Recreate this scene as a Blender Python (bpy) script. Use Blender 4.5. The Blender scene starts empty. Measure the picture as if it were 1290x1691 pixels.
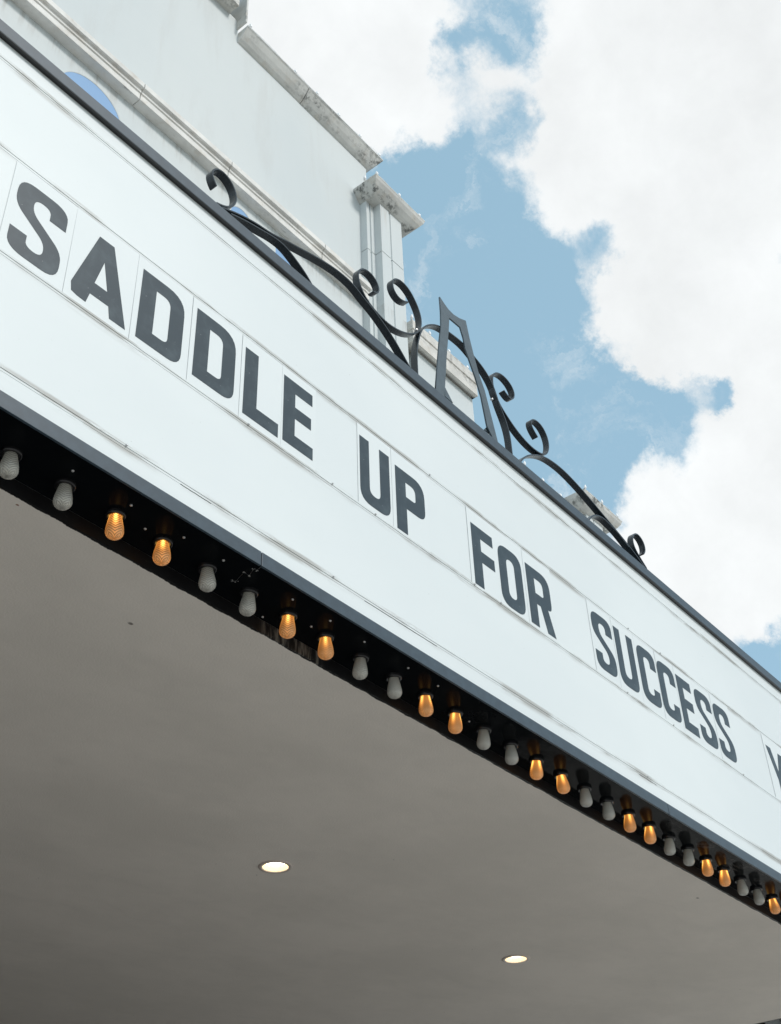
import bpy, bmesh, math, random
from mathutils import Matrix, Vector, noise

random.seed(7)
SC = bpy.context.scene
COL = SC.collection

# ------------------------------------------------------------------ camera
ROT = [[0.6303993, -0.7755842, -0.0326467], [0.4527534, 0.4015115, -0.7961174], [0.6305641, 0.4870909, 0.604261]]      # rows: image right, image down, view
FOC = 2013.711
cam_data = bpy.data.cameras.new("camera")
cam_data.sensor_fit = 'VERTICAL'
cam_data.sensor_height = 36.0
cam_data.lens = FOC / 1691.0 * 36.0
cam_data.clip_start = 0.05
cam_data.clip_end = 5000
cam = bpy.data.objects.new("camera", cam_data)
COL.objects.link(cam)
r, d, v = (Vector(q) for q in ROT)
cam.matrix_world = Matrix(((r.x, -d.x, -v.x, 0), (r.y, -d.y, -v.y, 0), (r.z, -d.z, -v.z, 0), (0, 0, 0, 1)))
SC.camera = cam
GROUND = -1.62

# ------------------------------------------------------------------ sky and sun
SUN_DIR = Vector((0.10, -0.76, 0.64)).normalized()
BLOBS = [
    ((0.3858, 0.3521, 0.8527), 0.129, 0.50),
    ((0.3853, 0.408, 0.8277), 0.099, 0.40),
    ((0.4526, 0.3239, 0.8308), 0.084, 0.50),
    ((0.4072, 0.3097, 0.8592), 0.079, 0.40),
    ((0.2913, 0.3813, 0.8773), 0.149, 0.40),
    ((0.5395, 0.1872, 0.8209), 0.114, 0.60),
    ((0.6172, 0.1508, 0.7722), 0.164, 0.60),
    ((0.5789, 0.2453, 0.7777), 0.074, 0.45),
    ((0.7015, 0.175, 0.6909), 0.129, 0.50),
    ((0.6561, 0.2353, 0.717), 0.065, 0.45),
    ((0.6553, 0.2758, 0.7032), 0.035, 0.50),
    ((0.6894, 0.2384, 0.684), 0.045, 0.45),
    ((0.7829, 0.282, 0.5546), 0.114, 0.60),
    ((0.7716, 0.2089, 0.6008), 0.099, 0.50),
    ((0.7526, 0.3152, 0.5781), 0.055, 0.40),
    ((0.7857, 0.3333, 0.5212), 0.070, 0.40),
    ((0.8145, 0.2762, 0.5103), 0.060, 0.35),
    ((0.6859, 0.2707, 0.6755), 0.025, 0.40),
    ((0.4804, 0.2274, 0.8471), 0.037, -0.75),
    ((0.5238, 0.2671, 0.8089), 0.030, -0.50),
    ((0.5156, 0.3272, 0.7919), 0.045, -0.60),
    ((0.5157, 0.2906, 0.806), 0.035, 0.00),
    ((0.5037, 0.3484, 0.7905), 0.015, 0.35),
    ((0.492, 0.3572, 0.794), 0.037, -0.50),
    ((0.4615, 0.2649, 0.8467), 0.025, -0.50),
    ((0.487, 0.2676, 0.8314), 0.035, 0.02),
    ((0.5546, 0.3597, 0.7504), 0.099, -1.00),
    ((0.6212, 0.346, 0.7032), 0.104, -1.00),
    ((0.6839, 0.3298, 0.6508), 0.074, -0.90),
    ((0.7062, 0.2934, 0.6444), 0.030, -0.50),
    ((0.7154, 0.2419, 0.6555), 0.030, -0.70),
    ((0.7231, 0.2309, 0.651), 0.020, -0.50),
    ((0.6225, 0.2469, 0.7427), 0.035, -0.80),
    ((0.4616, 0.2888, 0.8388), 0.030, -0.45),
    ((0.4558, 0.3021, 0.8372), 0.020, -0.30),
    ((0.6755, 0.2622, 0.6892), 0.020, -0.30),
    ((0.8411, 0.2794, 0.4631), 0.037, -0.90),
    ((0.6998, 0.3686, 0.612), 0.050, -0.70),
    ((0.4971, 0.3742, 0.7829), 0.050, -0.50),
    ((0.7132, 0.33, 0.6184), 0.030, -0.50),
    ((0.6052, 0.3019, 0.7366), 0.040, -0.50),
    ((0.7314, 0.3459, 0.5877), 0.035, -0.35),
    ((0.8393, 0.2834, 0.4639), 0.035, -0.40),
    ((0.718, 0.2792, 0.6376), 0.030, -0.35),
    ((0.6869, 0.1455, 0.712), 0.015, -0.60),
    ((0.6894, 0.2646, 0.6743), 0.015, 0.35),
    ((0.7182, 0.3158, 0.62), 0.030, 0.40),
    ((0.6493, 0.2532, 0.7172), 0.020, 0.30),
]
world = bpy.data.worlds.new("World")
SC.world = world
world.use_nodes = True
wt = world.node_tree
wt.nodes.clear()


def wn(t, **k):
    n = wt.nodes.new(t)
    for a, b in k.items():
        setattr(n, a, b)
    return n


def wmath(op, a, b=None, c=None, clamp=False):
    n = wn('ShaderNodeMath', operation=op, use_clamp=clamp)
    for i, q in enumerate((a, b, c)):
        if q is None:
            continue
        if isinstance(q, (int, float)):
            n.inputs[i].default_value = q
        else:
            wt.links.new(q, n.inputs[i])
    return n.outputs[0]


def wnoise(vec, scale, detail, rough, dist=0.0):
    n = wn('ShaderNodeTexNoise')
    n.inputs['Scale'].default_value = scale
    n.inputs['Detail'].default_value = detail
    n.inputs['Roughness'].default_value = rough
    n.inputs['Distortion'].default_value = dist
    wt.links.new(vec, n.inputs['Vector'])
    return n


geo = wn('ShaderNodeTexCoord')
direc = geo.outputs['Generated']
# warp the direction a little so that cloud edges billow
w1 = wnoise(direc, 8.0, 10.0, 0.66)
sub = wn('ShaderNodeVectorMath', operation='SUBTRACT')
wt.links.new(w1.outputs['Color'], sub.inputs[0])
sub.inputs[1].default_value = (0.5, 0.5, 0.5)
scl = wn('ShaderNodeVectorMath', operation='SCALE')
wt.links.new(sub.outputs[0], scl.inputs[0])
scl.inputs['Scale'].default_value = 0.12
add = wn('ShaderNodeVectorMath', operation='ADD')
wt.links.new(direc, add.inputs[0])
wt.links.new(scl.outputs[0], add.inputs[1])
wdir = add.outputs[0]
acc = None
for c, rad, amp in BLOBS:
    dn = wn('ShaderNodeVectorMath', operation='DISTANCE')
    wt.links.new(wdir, dn.inputs[0])
    dn.inputs[1].default_value = c
    mr = wn('ShaderNodeMapRange', interpolation_type='SMOOTHERSTEP')
    wt.links.new(dn.outputs['Value'], mr.inputs['Value'])
    mr.inputs['From Min'].default_value = rad * 1.25
    mr.inputs['From Max'].default_value = 0.0
    mr.inputs['To Min'].default_value = 0.0
    mr.inputs['To Max'].default_value = amp
    acc = mr.outputs[0] if acc is None else wmath('ADD', acc, mr.outputs[0])
n2 = wnoise(direc, 3.2, 9.0, 0.60, 0.2)
n3 = wnoise(direc, 18.0, 12.0, 0.68, 0.25)
base = wmath('MULTIPLY_ADD', n2.outputs['Fac'], 1.3, -0.42)
base = wmath('ADD', base, wmath('MULTIPLY_ADD', n3.outputs['Fac'], 1.35, -0.675))
dens = wmath('ADD', acc, base)
cov = wn('ShaderNodeMapRange', interpolation_type='SMOOTHSTEP')
wt.links.new(dens, cov.inputs['Value'])
cov.inputs['From Min'].default_value = -0.06
cov.inputs['From Max'].default_value = 0.66
# thin wisps drifting over the blue
n5 = wnoise(wdir, 9.0, 8.0, 0.66, 1.2)
wisp = wn('ShaderNodeMapRange', interpolation_type='SMOOTHSTEP')
wt.links.new(n5.outputs['Fac'], wisp.inputs['Value'])
wisp.inputs['From Min'].default_value = 0.50
wisp.inputs['From Max'].default_value = 0.72
wisp.inputs['To Max'].default_value = 0.42
covw = wmath('MAXIMUM', cov.outputs[0], wisp.outputs[0])
# cloud brightness: thick parts slightly greyer, relief from fine noise
n4 = wnoise(direc, 6.0, 7.0, 0.55, 0.0)
shade = wmath('ADD', wmath('MULTIPLY_ADD', n4.outputs['Fac'], -0.42, 1.20), wmath('MULTIPLY_ADD', n3.outputs['Fac'], -0.16, 0.08))
sky = wn('ShaderNodeTexSky', sky_type='NISHITA')
sky.sun_disc = False
sky.sun_elevation = math.asin(SUN_DIR.z)
sky.sun_rotation = math.atan2(SUN_DIR.x, SUN_DIR.y)
sky.air_density = 1.0
sky.dust_density = 1.6
sky.ozone_density = 1.0
veil = wn('ShaderNodeMix', data_type='RGBA')
veil.inputs['Factor'].default_value = 0.5
wt.links.new(sky.outputs[0], veil.inputs['A'])
veil.inputs['B'].default_value = (4.1, 6.6, 7.9, 1)
ccol = wn('ShaderNodeMix', data_type='RGBA', blend_type='MULTIPLY')
ccol.inputs['Factor'].default_value = 1.0
ccol.inputs['A'].default_value = (7.1, 7.3, 7.35, 1)
wt.links.new(shade, ccol.inputs['B'])
mixc = wn('ShaderNodeMix', data_type='RGBA')
wt.links.new(covw, mixc.inputs['Factor'])
wt.links.new(veil.outputs['Result'], mixc.inputs['A'])
wt.links.new(ccol.outputs['Result'], mixc.inputs['B'])
bg = wn('ShaderNodeBackground')
bg.inputs['Strength'].default_value = 0.10
wt.links.new(mixc.outputs['Result'], bg.inputs['Color'])
wo = wn('ShaderNodeOutputWorld')
wt.links.new(bg.outputs[0], wo.inputs[0])

sun_data = bpy.data.lights.new("sun", 'SUN')
sun_data.energy = 1.5
sun_data.angle = math.radians(14)
sun_data.color = (1.0, 0.965, 0.92)
sun = bpy.data.objects.new("sun", sun_data)
COL.objects.link(sun)
sun.rotation_euler = (-SUN_DIR).to_track_quat('-Z', 'Y').to_euler()

SC.view_settings.view_transform = 'Standard'
SC.view_settings.look = 'None'
SC.view_settings.exposure = 0.38
SC.view_settings.gamma = 1.0
SC.view_settings.use_curve_mapping = False
SC.render.engine = 'CYCLES'
SC.cycles.max_bounces = 8


# ------------------------------------------------------------------ material helpers
class Mat:
    def __init__(self, name, color=(0.5, 0.5, 0.5), rough=0.5, **kw):
        self.m = bpy.data.materials.new(name)
        self.m.use_nodes = True
        self.t = self.m.node_tree
        self.b = self.t.nodes['Principled BSDF']
        self.b.inputs['Base Color'].default_value = (*color, 1)
        self.b.inputs['Roughness'].default_value = rough
        for k, q in kw.items():
            self.b.inputs[k.replace('_', ' ')].default_value = q
        self.tc = self.t.nodes.new('ShaderNodeTexCoord')
        self.P = self.tc.outputs['Object']

    def n(self, t, **k):
        n = self.t.nodes.new(t)
        for a, q in k.items():
            setattr(n, a, q)
        return n

    def link(self, a, b):
        self.t.links.new(a, b)

    def math(self, op, a, b=None, c=None, clamp=False):
        n = self.n('ShaderNodeMath', operation=op, use_clamp=clamp)
        for i, q in enumerate((a, b, c)):
            if q is None:
                continue
            if isinstance(q, (int, float)):
                n.inputs[i].default_value = q
            else:
                self.link(q, n.inputs[i])
        return n.outputs[0]

    def scaled(self, s, vec=None):
        mp = self.n('ShaderNodeMapping')
        mp.inputs['Scale'].default_value = s
        self.link(vec or self.P, mp.inputs['Vector'])
        return mp.outputs[0]

    def noise(self, s=(1, 1, 1), scale=1.0, detail=5, rough=0.55, dist=0.0):
        n = self.n('ShaderNodeTexNoise')
        n.inputs['Scale'].default_value = scale
        n.inputs['Detail'].default_value = detail
        n.inputs['Roughness'].default_value = rough
        n.inputs['Distortion'].default_value = dist
        self.link(self.scaled(s), n.inputs['Vector'])
        return n.outputs['Fac']

    def ramp(self, v, lo, hi, a=0.0, b=1.0, smooth=True):
        n = self.n('ShaderNodeMapRange', interpolation_type='SMOOTHSTEP' if smooth else 'LINEAR')
        self.link(v, n.inputs['Value'])
        for k, q in (('From Min', lo), ('From Max', hi), ('To Min', a), ('To Max', b)):
            n.inputs[k].default_value = q
        return n.outputs[0]

    def mix(self, fac, a, b):
        n = self.n('ShaderNodeMix', data_type='RGBA')
        for s, q in (('Factor', fac), ('A', a), ('B', b)):
            if isinstance(q, tuple):
                n.inputs[s].default_value = (*q, 1) if len(q) == 3 else q
            elif isinstance(q, (int, float)):
                n.inputs[s].default_value = q
            else:
                self.link(q, n.inputs[s])
        return n.outputs['Result']

    def color(self, c):
        self.link(c, self.b.inputs['Base Color'])

    def sep(self):
        s = self.n('ShaderNodeSeparateXYZ')
        self.link(self.P, s.inputs[0])
        return s.outputs

    def bump(self, h, strength=0.3, dist=0.002):
        n = self.n('ShaderNodeBump')
        n.inputs['Strength'].default_value = strength
        n.inputs['Distance'].default_value = dist
        self.link(h, n.inputs['Height'])
        self.link(n.outputs[0], self.b.inputs['Normal'])


# white acrylic face of the marquee, with grime caught along the letter tracks
def white_face():
    M = Mat('white_acrylic', (0.76, 0.82, 0.82), 0.5, Specular_IOR_Level=0.5)
    x, y, z = M.sep()
    streak = M.noise((3.2, 1, 28), 1.0, 9, 0.70)
    fine = M.noise((7, 1, 240), 1.0, 6, 0.7)
    patch = M.noise((3.0, 1, 2), 1.0, 3, 0.5)
    tot = None
    for tz in (1.801, 2.112, 2.428, 2.722):
        dz = M.math('ABSOLUTE', M.math('SUBTRACT', z, tz))
        k = M.ramp(M.math('SUBTRACT', z, tz), -0.030, 0.0, 0.0, 1.0)
        k = M.math('MULTIPLY', k, M.ramp(M.math('SUBTRACT', z, tz), 0.006, 0.016, 1.0, 0.0))
        kf = M.math('MULTIPLY', M.ramp(dz, 0.0, 0.010, 1.0, 0.0), M.ramp(fine, 0.50, 0.62, 0.0, 1.6))
        k = M.math('ADD', k, kf)
        tot = k if tot is None else M.math('ADD', tot, k)
    g = M.math('MULTIPLY', M.math('MULTIPLY', M.ramp(streak, 0.42, 0.60), tot), 1.5)
    g = M.math('MULTIPLY', g, M.ramp(patch, 0.40, 0.60, 0.15, 1.0), clamp=True)
    big = M.noise((0.9, 1, 1.6), 1.0, 3, 0.5)
    c = M.mix(M.ramp(big, 0.3, 0.7), (0.665, 0.71, 0.715), (0.715, 0.755, 0.755))
    c = M.mix(M.math('MULTIPLY', g, 0.75), c, (0.33, 0.325, 0.30))
    sp = M.noise((90, 90, 90), 1.0, 2, 0.5)
    c = M.mix(M.math('MULTIPLY', M.ramp(sp, 0.76, 0.80), 0.5), c, (0.3, 0.3, 0.28))
    M.color(c)
    M.bump(M.noise((2.2, 1, 3.0), 1.0, 2, 0.5), 0.15, 0.006)
    return M.m


def slate_paint(name='slate_paint', col=(0.037, 0.058, 0.076), rough=0.42):
    M = Mat(name, col, rough)
    a = M.noise((30, 30, 30), 1.0, 6, 0.6)
    c = M.mix(M.ramp(a, 0.35, 0.7), tuple(q * 0.88 for q in col), tuple(q * 1.12 for q in col))
    sp = M.noise((160, 160, 160), 1.0, 2, 0.5)
    c = M.mix(M.math('MULTIPLY', M.ramp(sp, 0.74, 0.78), 0.5), c, (0.25, 0.26, 0.26))
    M.color(c)
    M.bump(M.noise((220, 220, 220), 1.0, 2, 0.5), 0.12, 0.0006)
    return M.m


def letter_black():
    M = Mat('letter_black', (0.040, 0.052, 0.060), 0.36, Specular_IOR_Level=0.38)
    a = M.noise((14, 14, 14), 1.0, 6, 0.62)
    c = M.mix(M.ramp(a, 0.45, 0.75), (0.022, 0.038, 0.049), (0.046, 0.068, 0.080))
    sp = M.noise((120, 120, 120), 1.0, 3, 0.5)
    c = M.mix(M.math('MULTIPLY', M.ramp(sp, 0.73, 0.78), 0.55), c, (0.35, 0.37, 0.37))
    M.color(c)
    return M.m


def gloss_black():
    M = Mat('gloss_black_paint', (0.004, 0.005, 0.006), 0.09, Specular_IOR_Level=0.022)
    a = M.noise((9, 9, 9), 1.0, 6, 0.7)
    M.link(M.ramp(a, 0.4, 0.8, 0.07, 0.22), M.b.inputs['Roughness'])
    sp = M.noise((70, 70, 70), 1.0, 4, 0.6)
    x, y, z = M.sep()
    painted_refl = M.math('MULTIPLY', M.ramp(M.noise((6, 22, 6), 1.0, 5, 0.65, 0.8), 0.52, 0.64), M.ramp(x, 3.5, 4.3))  # grey patches painted in place of mottled street reflections towards the right
    c = M.mix(M.math('MULTIPLY', painted_refl, 0.6), (0.004, 0.005, 0.006), (0.075, 0.072, 0.070))
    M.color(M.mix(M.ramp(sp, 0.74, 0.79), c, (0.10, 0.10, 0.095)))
    M.bump(M.noise((7, 11, 7), 1.0, 3, 0.5), 0.35, 0.004)
    return M.m


def lip_black():
    M = Mat('flaking_black_paint', (0.006, 0.006, 0.007), 0.45)
    x, y, z = M.sep()
    st = M.noise((130, 8, 12), 1.0, 4, 0.6)
    inx = M.math('MULTIPLY', M.ramp(x, 1.90, 1.94), M.ramp(x, 2.13, 2.16, 1.0, 0.0))
    g = M.math('MULTIPLY', M.ramp(st, 0.48, 0.62), inx)
    fl = M.ramp(M.noise((40, 40, 90), 1.0, 5, 0.7), 0.66, 0.72)
    g = M.math('MAXIMUM', g, M.math('MULTIPLY', fl, 0.5))
    M.color(M.mix(M.math('MULTIPLY', g, 0.8), (0.006, 0.006, 0.007), (0.19, 0.18, 0.16)))
    return M.m


def stucco():
    M = Mat('soffit_stucco', (0.60, 0.575, 0.545), 0.85)
    a = M.noise((1.6, 2.2, 1), 1.0, 8, 0.66)
    b = M.noise((3.2, 5.5, 1), 1.0, 6, 0.62, 0.9)
    c = M.mix(M.ramp(a, 0.3, 0.72), (0.745, 0.69, 0.625), (0.835, 0.77, 0.70))
    c = M.mix(M.math('MULTIPLY', M.ramp(b, 0.52, 0.74), 0.16), c, (0.60, 0.555, 0.51))
    sp = M.noise((26, 26, 26), 1.0, 3, 0.6)
    c = M.mix(M.math('MULTIPLY', M.ramp(sp, 0.755, 0.80), 0.55), c, (0.2, 0.18, 0.16))
    x, y, z = M.sep()
    for px, py, rr, cc in ((1.172, 1.945, 0.0055, (0.22, 0.07, 0.03)), (1.665, 2.134, 0.010, (0.16, 0.14, 0.12)), (3.13, 3.11, 0.004, (0.03, 0.03, 0.03)), (4.52, 2.03, 0.010, (0.25, 0.22, 0.2)), (2.6, 3.7, 0.003, (0.1, 0.1, 0.1))):
        dn = M.n('ShaderNodeVectorMath', operation='DISTANCE')
        wv = M.n('ShaderNodeVectorMath', operation='MULTIPLY')
        M.link(M.P, wv.inputs[0])
        wv.inputs[1].default_value = (1, 1.6, 0)
        M.link(wv.outputs[0], dn.inputs[0])
        dn.inputs[1].default_value = (px, py * 1.6, 0)
        dd = M.math('ADD', dn.outputs['Value'], M.math('MULTIPLY', M.noise((220, 220, 220), 1.0, 3, 0.6), rr * 0.9))
        c = M.mix(M.ramp(dd, rr * 0.9, rr * 1.5, 0.9, 0.0), c, cc)
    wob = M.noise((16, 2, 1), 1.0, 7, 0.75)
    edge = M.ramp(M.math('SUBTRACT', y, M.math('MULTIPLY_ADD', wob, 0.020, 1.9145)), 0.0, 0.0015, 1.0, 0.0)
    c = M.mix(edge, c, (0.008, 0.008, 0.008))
    M.color(c)
    h = M.math('ADD', M.noise((150, 150, 150), 1.0, 3, 0.6), M.math('MULTIPLY', M.noise((3.0, 5, 1), 1.0, 4, 0.55), 1.2))
    M.bump(h, 0.5, 0.0022)
    return M.m


def wall_paint():
    M = Mat('white_wall_paint', (0.70, 0.735, 0.725), 0.75)
    x, y, z = M.sep()
    a = M.noise((0.55, 0.55, 0.4), 1.0, 4, 0.5)
    c = M.mix(M.ramp(a, 0.3, 0.7), (0.585, 0.63, 0.635), (0.635, 0.67, 0.665))
    # dirt washed down under the string course and copings
    drip = M.noise((13, 13, 0.8), 1.0, 5, 0.65)
    under = M.math('MULTIPLY', M.ramp(z, 10.50, 10.84), M.ramp(z, 10.85, 10.86, 1.0, 0.0))
    g = M.math('MULTIPLY', M.ramp(drip, 0.46, 0.70), under)
    c = M.mix(M.math('MULTIPLY', g, 0.45), c, (0.28, 0.25, 0.21))
    under2 = M.math('MULTIPLY', M.ramp(z, 12.2, 12.72), M.math('MULTIPLY', M.ramp(z, 12.74, 12.75, 1.0, 0.0), M.ramp(x, 7.86, 7.9)))
    g2 = M.math('MULTIPLY', M.ramp(drip, 0.50, 0.72), under2)
    c = M.mix(M.math('MULTIPLY', g2, 0.55), c, (0.40, 0.34, 0.27))
    sc = M.noise((5, 5, 26), 1.0, 4, 0.6, 1.0)
    c = M.mix(M.math('MULTIPLY', M.ramp(sc, 0.70, 0.76), 0.22), c, (0.45, 0.46, 0.45))
    st = M.noise((3.0, 3.0, 0.5), 1.0, 7, 0.62, 0.3)
    c = M.mix(M.math('MULTIPLY', M.ramp(st, 0.52, 0.72), 0.25), c, (0.50, 0.50, 0.48))
    M.color(c)
    M.bump(M.math('ADD', M.noise((60, 60, 60), 1.0, 4, 0.6), M.math('MULTIPLY', M.noise((1.5, 1.5, 1.5), 1.0, 3, 0.5), 4.0)), 0.25, 0.006)
    return M.m


def cast_stone(name, tint=(0.63, 0.63, 0.60), mildew=0.9, seed=0.0):
    M = Mat(name, tint, 0.8)
    mp = M.n('ShaderNodeMapping')
    mp.inputs['Location'].default_value = (seed, seed, 0)
    M.link(M.P, mp.inputs['Vector'])
    M.P2 = M.P
    a = M.noise((2.2, 2.2, 2.2), 1.0, 6, 0.6)
    c = M.mix(M.ramp(a, 0.3, 0.7), tuple(q * 0.86 for q in tint), tuple(q * 1.10 for q in tint))
    w = M.noise((6, 6, 6), 1.0, 4, 0.6)
    c = M.mix(M.math('MULTIPLY', M.ramp(w, 0.5, 0.7), 0.35), c, (0.50, 0.43, 0.34))
    m1 = M.noise((1.5, 4, 4), 1.0, 3, 0.5)
    m2 = M.noise((14, 14, 9), 1.0, 7, 0.72)
    g = M.math('MULTIPLY', M.ramp(m1, 0.44, 0.62), M.ramp(m2, 0.46, 0.60))
    c = M.mix(M.math('MULTIPLY', g, mildew), c, (0.10, 0.105, 0.10))
    f = M.noise((3, 14, 30), 1.0, 5, 0.7, 0.8)
    c = M.mix(M.math('MULTIPLY', M.ramp(f, 0.62, 0.68), 0.45), c, (0.14, 0.13, 0.115))
    M.color(c)
    M.bump(M.noise((35, 35, 35), 1.0, 5, 0.65), 0.4, 0.006)
    return M.m


def bulb_glass(lit):
    M = Mat('amber_bulb_glass' if lit else 'clear_bulb_glass', (0.6, 0.6, 0.55), 0.22)
    x, y, z = M.sep()
    th = M.math('ARCTAN2', M.math('ADD', y, 0.0), x)
    tri = M.math('ABSOLUTE', M.math('SUBTRACT', M.math('FRACT', M.math('MULTIPLY_ADD', th, 2 / math.pi, 0.5)), 0.5))
    # herringbone ribs pressed into the glass
    ribs = M.math('SINE', M.math('MULTIPLY_ADD', tri, 24.0, M.math('MULTIPLY', z, -950.0)))
    wob = M.noise((130, 130, 130), 1.0, 3, 0.6)
    h = M.math('ADD', M.math('MULTIPLY', ribs, 0.5), wob)
    M.bump(h, 0.9, 0.0012)
    r01 = M.ramp(ribs, -0.9, 0.9)
    oi = M.n('ShaderNodeObjectInfo').outputs['Random']
    if lit:
        glow = M.ramp(z, -0.046, -0.005)              # hotter towards the filament near the base
        core = M.ramp(tri, 0.0, 0.33, 1.0, 0.0)
        e = M.math('MULTIPLY', M.math('ADD', M.math('MULTIPLY', glow, 0.8), 0.35), M.math('MULTIPLY_ADD', M.math('MULTIPLY', r01, M.math('MULTIPLY_ADD', core, 0.8, 0.4)), 1.25, 0.30))
        hot = M.math('MULTIPLY', M.math('MULTIPLY_ADD', r01, 0.6, 0.4), M.math('MULTIPLY', glow, core))
        ec = M.mix(hot, (1.0, 0.31, 0.035), (1.0, 0.66, 0.15))
        M.color(M.mix(r01, (0.55, 0.27, 0.10), (0.80, 0.46, 0.22)))
        M.link(ec, M.b.inputs['Emission Color'])
        M.link(M.math('MULTIPLY', M.math('MULTIPLY_ADD', hot, 1.5, M.math('MULTIPLY', e, 0.60)), M.math('MULTIPLY_ADD', oi, 0.3, 0.82)), M.b.inputs['Emission Strength'])
        M.b.inputs['Roughness'].default_value = 0.3
    else:
        M.color(M.mix(r01, (0.56, 0.535, 0.475), (0.78, 0.755, 0.68)))
        M.b.inputs['Transmission Weight'].default_value = 0.30
        M.b.inputs['Roughness'].default_value = 0.12
    return M.m


FACE = white_face()
SLATE = slate_paint()
IRON = slate_paint('wrought_iron_paint', (0.013, 0.020, 0.026), 0.27)
FIN = slate_paint('finial_paint', (0.056, 0.083, 0.100), 0.45)
LETTER = letter_black()
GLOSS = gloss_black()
LIP = lip_black()
STUCCO = stucco()
WALL = wall_paint()
STONE = cast_stone('weathered_cast_stone')
STONE_L = cast_stone('lighter_cast_stone', (0.66, 0.645, 0.605), 0.45)
COURSE = cast_stone('string_course_stone', (0.76, 0.75, 0.715), 0.12)
AMBER = bulb_glass(True)
CLEAR = bulb_glass(False)
SOCKET = Mat('black_socket', (0.008, 0.008, 0.009), 0.25).m
TRACK = Mat('clear_track_plastic', (0.72, 0.77, 0.77), 0.3).m
EDGE = Mat('sheet_edge', (0.80, 0.84, 0.84), 0.4).m
STEEL = Mat('screw_steel', (0.55, 0.55, 0.55), 0.35, Metallic=0.8).m
BLUE = Mat('blue_arch_paint', (0.19, 0.36, 0.60), 0.55).m
WHITE_TRIM = Mat('white_trim', (0.75, 0.77, 0.77), 0.6).m
C9 = Mat('frosted_white_bulb', (0.92, 0.93, 0.93), 0.3).m
WIRE = Mat('white_wire', (0.72, 0.74, 0.74), 0.5).m
LAMP_RING = Mat('downlight_ring', (0.62, 0.53, 0.47), 0.4).m
LAMP_IN = Mat('downlight_reflector', (0.85, 0.74, 0.50), 0.35).m
ml = Mat('downlight_lens', (1, 1, 1), 0.5)
ml.b.inputs['Emission Color'].default_value = (1.0, 0.90, 0.70, 1)
ml.b.inputs['Emission Strength'].default_value = 5.0
LENS = ml.m
m_ = Mat('pavement_concrete', (0.42, 0.40, 0.37), 0.9)
m_.color(m_.mix(m_.ramp(m_.noise((0.7, 0.7, 1), 1, 6, 0.6), 0.3, 0.7), (0.56, 0.53, 0.49), (0.66, 0.62, 0.575)))
PAVE = m_.m
m_ = Mat('added_floor_dark', (0.03, 0.026, 0.024), 0.5)  # for the added floor that keeps bounce light off the soffit
FLOOR_DARK = m_.m
ADDED_DARK = Mat('added_shade_dark', (0.03, 0.027, 0.025), 0.4).m  # for the added out-of-view front and wing
GLASSD = Mat('dark_door_glass', (0.02, 0.022, 0.024), 0.08).m
m_ = Mat('concrete_street', (0.42, 0.40, 0.37), 0.9)
m_.bump(m_.noise((60, 60, 60), 1, 3, 0.6), 0.4, 0.01)
ROAD = m_.m
EARTH = Mat('ground_plain', (0.16, 0.15, 0.13), 0.95).m
ROOF = Mat('roof_membrane', (0.3, 0.3, 0.3), 0.9).m


# ------------------------------------------------------------------ object helpers
def link_obj(name, mesh, parent=None, loc=None):
    o = bpy.data.objects.new(name, mesh)
    COL.objects.link(o)
    if parent:
        o.parent = parent
    if loc:
        o.location = loc
    return o


def mk(name, verts, faces, mat, parent=None, loc=None, smooth=False):
    me = bpy.data.meshes.new(name)
    me.from_pydata(verts, [], faces)
    bm = bmesh.new()
    bm.from_mesh(me)
    bmesh.ops.recalc_face_normals(bm, faces=bm.faces)
    bm.to_mesh(me)
    bm.free()
    for m in (mat if isinstance(mat, (list, tuple)) else [mat]):
        me.materials.append(m)
    if smooth:
        for p in me.polygons:
            p.use_smooth = True
    return link_obj(name, me, parent, loc)


def boxes(bl):
    V, F = [], []
    for (x0, y0, z0, x1, y1, z1) in bl:
        b = len(V)
        V += [(x0, y0, z0), (x1, y0, z0), (x1, y1, z0), (x0, y1, z0), (x0, y0, z1), (x1, y0, z1), (x1, y1, z1), (x0, y1, z1)]
        F += [tuple(b + i for i in q) for q in ((0, 3, 2, 1), (4, 5, 6, 7), (0, 1, 5, 4), (1, 2, 6, 5), (2, 3, 7, 6), (3, 0, 4, 7))]
    return V, F


def box(name, b, mat, parent=None, bevel=0.0):
    V, F = boxes([b])
    o = mk(name, V, F, mat, parent)
    if bevel:
        md = o.modifiers.new('bevel', 'BEVEL')
        md.width = bevel
        md.segments = 2
    return o


def tag(o, label=None, cat=None, group=None, kind=None):
    if label:
        o['label'] = label
    if cat:
        o['category'] = cat
    if group:
        o['group'] = group
    if kind:
        o['kind'] = kind
    return o


def empty(name, loc, label, cat, group=None):
    o = bpy.data.objects.new(name, None)
    o.empty_display_size = 0.1
    COL.objects.link(o)
    o.location = loc
    return tag(o, label, cat, group)


def child(o, parent):
    """parent o (built in world coordinates) under an Empty that has a location"""
    o.parent = parent
    o.matrix_parent_inverse = Matrix.Translation(parent.location).inverted()
    return o


def rounded(pts, seg=6):
    """polygon with rounded corners from (x, y, r)"""
    out = []
    n = len(pts)
    for i, p in enumerate(pts):
        x, y = p[0], p[1]
        r = p[2] if len(p) > 2 else 0
        if r <= 0:
            out.append((x, y))
            continue
        P = Vector((x, y))
        A = Vector(pts[i - 1][:2]) - P
        B = Vector(pts[(i + 1) % n][:2]) - P
        ra, rb = min(r, A.length * 0.5), min(r, B.length * 0.5)
        a, b = P + A.normalized() * ra, P + B.normalized() * rb
        for k in range(seg + 1):
            t = k / seg
            # slightly squared quadratic corner
            q = a * (1 - t) ** 2 + P * 2 * t * (1 - t) + b * t * t
            out.append((q.x, q.y))
    return out


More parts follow.
